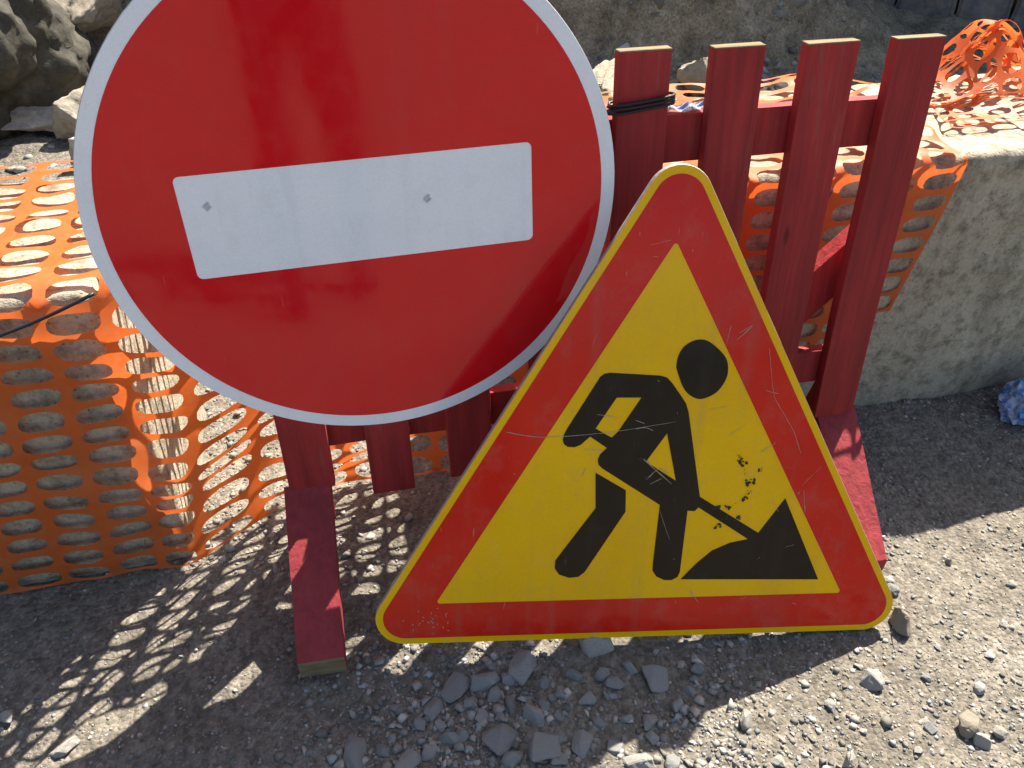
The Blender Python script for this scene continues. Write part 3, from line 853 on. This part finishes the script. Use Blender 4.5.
M_grass = mat_plain('dry_grass', (.26, .25, .11), .8, .2, 0, 30, .6)
for k, (x, y) in enumerate([(-1.86, 3.42), (-1.70, 3.55), (-1.52, 3.46), (-1.35, 3.5), (-1.50, 3.14), (-1.95, 3.62), (-1.42, 3.68), (-1.62, 3.78)]):
    grass(x, y, 70, 50+k, 'tuft of dry yellowish grass on the bank at the top left')

# stacked stone wall at the top right
def wall():
    bm = bmesh.new(); r = random.Random(5)
    for row in range(8):
        s = -1.9 + (row % 2)*.13
        while s < 2.6:
            L = r.uniform(.22, .30); h = .235; dp = .30
            b2 = bmesh.new(); bmesh.ops.create_cube(b2, size=1)
            for v in b2.verts:
                v.co = Vector((v.co.x*(L-.012), v.co.y*dp, v.co.z*(h-.012)))
            bmesh.ops.bevel(b2, geom=b2.edges[:], offset=.018, segments=2, affect='EDGES')
            bmesh.ops.subdivide_edges(b2, edges=[e for e in b2.edges if e.calc_length() > .08], cuts=3, use_grid_fill=True)
            for v in b2.verts:
                v.co += v.co.normalized()*.012*noise.noise(v.co*9+Vector((s*5, row*3, 0)))
                v.co += Vector((s+L/2, r.uniform(-.001, .001), row*h + h/2))
            jit = r.uniform(-.02, .02)
            for v in b2.verts: v.co.y += jit
            tm = bpy.data.meshes.new('t'); b2.to_mesh(tm); b2.free(); bm.from_mesh(tm); bpy.data.meshes.remove(tm)
            s += L
    return bm
M_wall = mat_stone('wall_stone', (.16, .15, .15), (.2, .19, .185))
wo = from_bm('stone_wall', wall(), M_wall)
wo.matrix_world = frame((2.15, 4.16, -.03), (.58, -.41, 0), (0, 0, 1))
tag(wo, 'dark wall of stacked stone blocks along the top right corner', 'wall')

# dark twig caught in the netting on the left
tw = [(-.70, .832, .565), (-.655, .842, .574), (-.60, .868, .586), (-.545, .895, .603)]
tag(from_bm('twig', tube(smooth_path(tw, 5), .0026), M_wire, smooth=True), 'thin dark stick poking across the orange netting at the left', 'stick')

# blue plastic bag by the right block
bm = bmesh.new(); bmesh.ops.create_icosphere(bm, subdivisions=4, radius=1)
rb = random.Random(3)
for v in bm.verts:
    p = v.co.copy()
    d = .30*noise.noise(p*1.5+Vector((4, 0, 0))) + .20*noise.noise(p*3.5) + rb.uniform(-.07, .07)
    q = p*(1+d); v.co = Vector((q.x*.075, q.y*.055, max(-.5, q.z)*.052))
a = NT('blue_plastic_film')
n = a.noise(45, 4, .6)
a.color(a.ramp(n, [(.42, (.08, .24, .55)), (.60, (.60, .68, .80))])).set(.22, .6); a.b.inputs['Transmission Weight'].default_value = .35
a.bump(n, .6, .01)
bag = from_bm('plastic_bag', bm, a.m); bag.location = (1.125, 1.335, .03); bag.rotation_euler = (0, 0, .4)
tag(bag, 'crumpled blue plastic bag on the ground by the right concrete block', 'plastic bag')

# photographer behind the camera: only the round sign's skin mirrors them
def person():
    J = {'pel': (.06, -.62, .92), 'wai': (.06, -.62, 1.08), 'che': (.06, -.60, 1.30), 'nec': (.06, -.59, 1.47), 'hed': (.06, -.56, 1.56), 'top': (.06, -.55, 1.70),
         'hL': (-.04, -.62, .88), 'kL': (-.05, -.60, .48), 'aL': (-.06, -.63, .08), 'tL': (-.07, -.48, .04),
         'hR': (.16, -.62, .88), 'kR': (.17, -.60, .48), 'aR': (.18, -.63, .08), 'tR': (.19, -.48, .04),
         'sL': (-.12, -.60, 1.40), 'eL': (-.19, -.46, 1.16), 'wL': (-.07, -.20, 1.17), 'fL': (-.05, -.14, 1.19),
         'sR': (.24, -.60, 1.40), 'eR': (.29, -.46, 1.16), 'wR': (.08, -.20, 1.17), 'fR': (.05, -.14, 1.19)}
    rad = dict(pel=.15, wai=.135, che=.155, nec=.055, hed=.088, top=.07, hL=.095, kL=.062, aL=.045, tL=.035, hR=.095, kR=.062, aR=.045, tR=.035, sL=.065, eL=.047, wL=.030, fL=.030, sR=.065, eR=.047, wR=.030, fR=.030)
    E_ = [('pel', 'wai'), ('wai', 'che'), ('che', 'nec'), ('nec', 'hed'), ('hed', 'top'), ('pel', 'hL'), ('hL', 'kL'), ('kL', 'aL'), ('aL', 'tL'), ('pel', 'hR'), ('hR', 'kR'), ('kR', 'aR'), ('aR', 'tR'), ('che', 'sL'), ('sL', 'eL'), ('eL', 'wL'), ('wL', 'fL'), ('che', 'sR'), ('sR', 'eR'), ('eR', 'wR'), ('wR', 'fR')]
    names = list(J); me = bpy.data.meshes.new('person')
    me.from_pydata([J[n] for n in names], [(names.index(a), names.index(b)) for a, b in E_], [])
    o = mesh_obj('person', me, mat_plain('dark_clothes', (.03, .032, .045), .9, .1, 0, 20, .4))
    sk = o.modifiers.new('skin', 'SKIN')
    for n, v in zip(names, me.skin_vertices[0].data if me.skin_vertices else []): v.radius = (rad[n], rad[n]*(.7 if n in ('pel', 'wai', 'che') else 1)); v.use_root = (n == 'pel')
    o.modifiers.new('smooth', 'SUBSURF').levels = 2; o.modifiers['smooth'].render_levels = 2
    return tag(o, 'person in dark clothes, mirrored as a dark streak in the round red sign', 'person')
person()
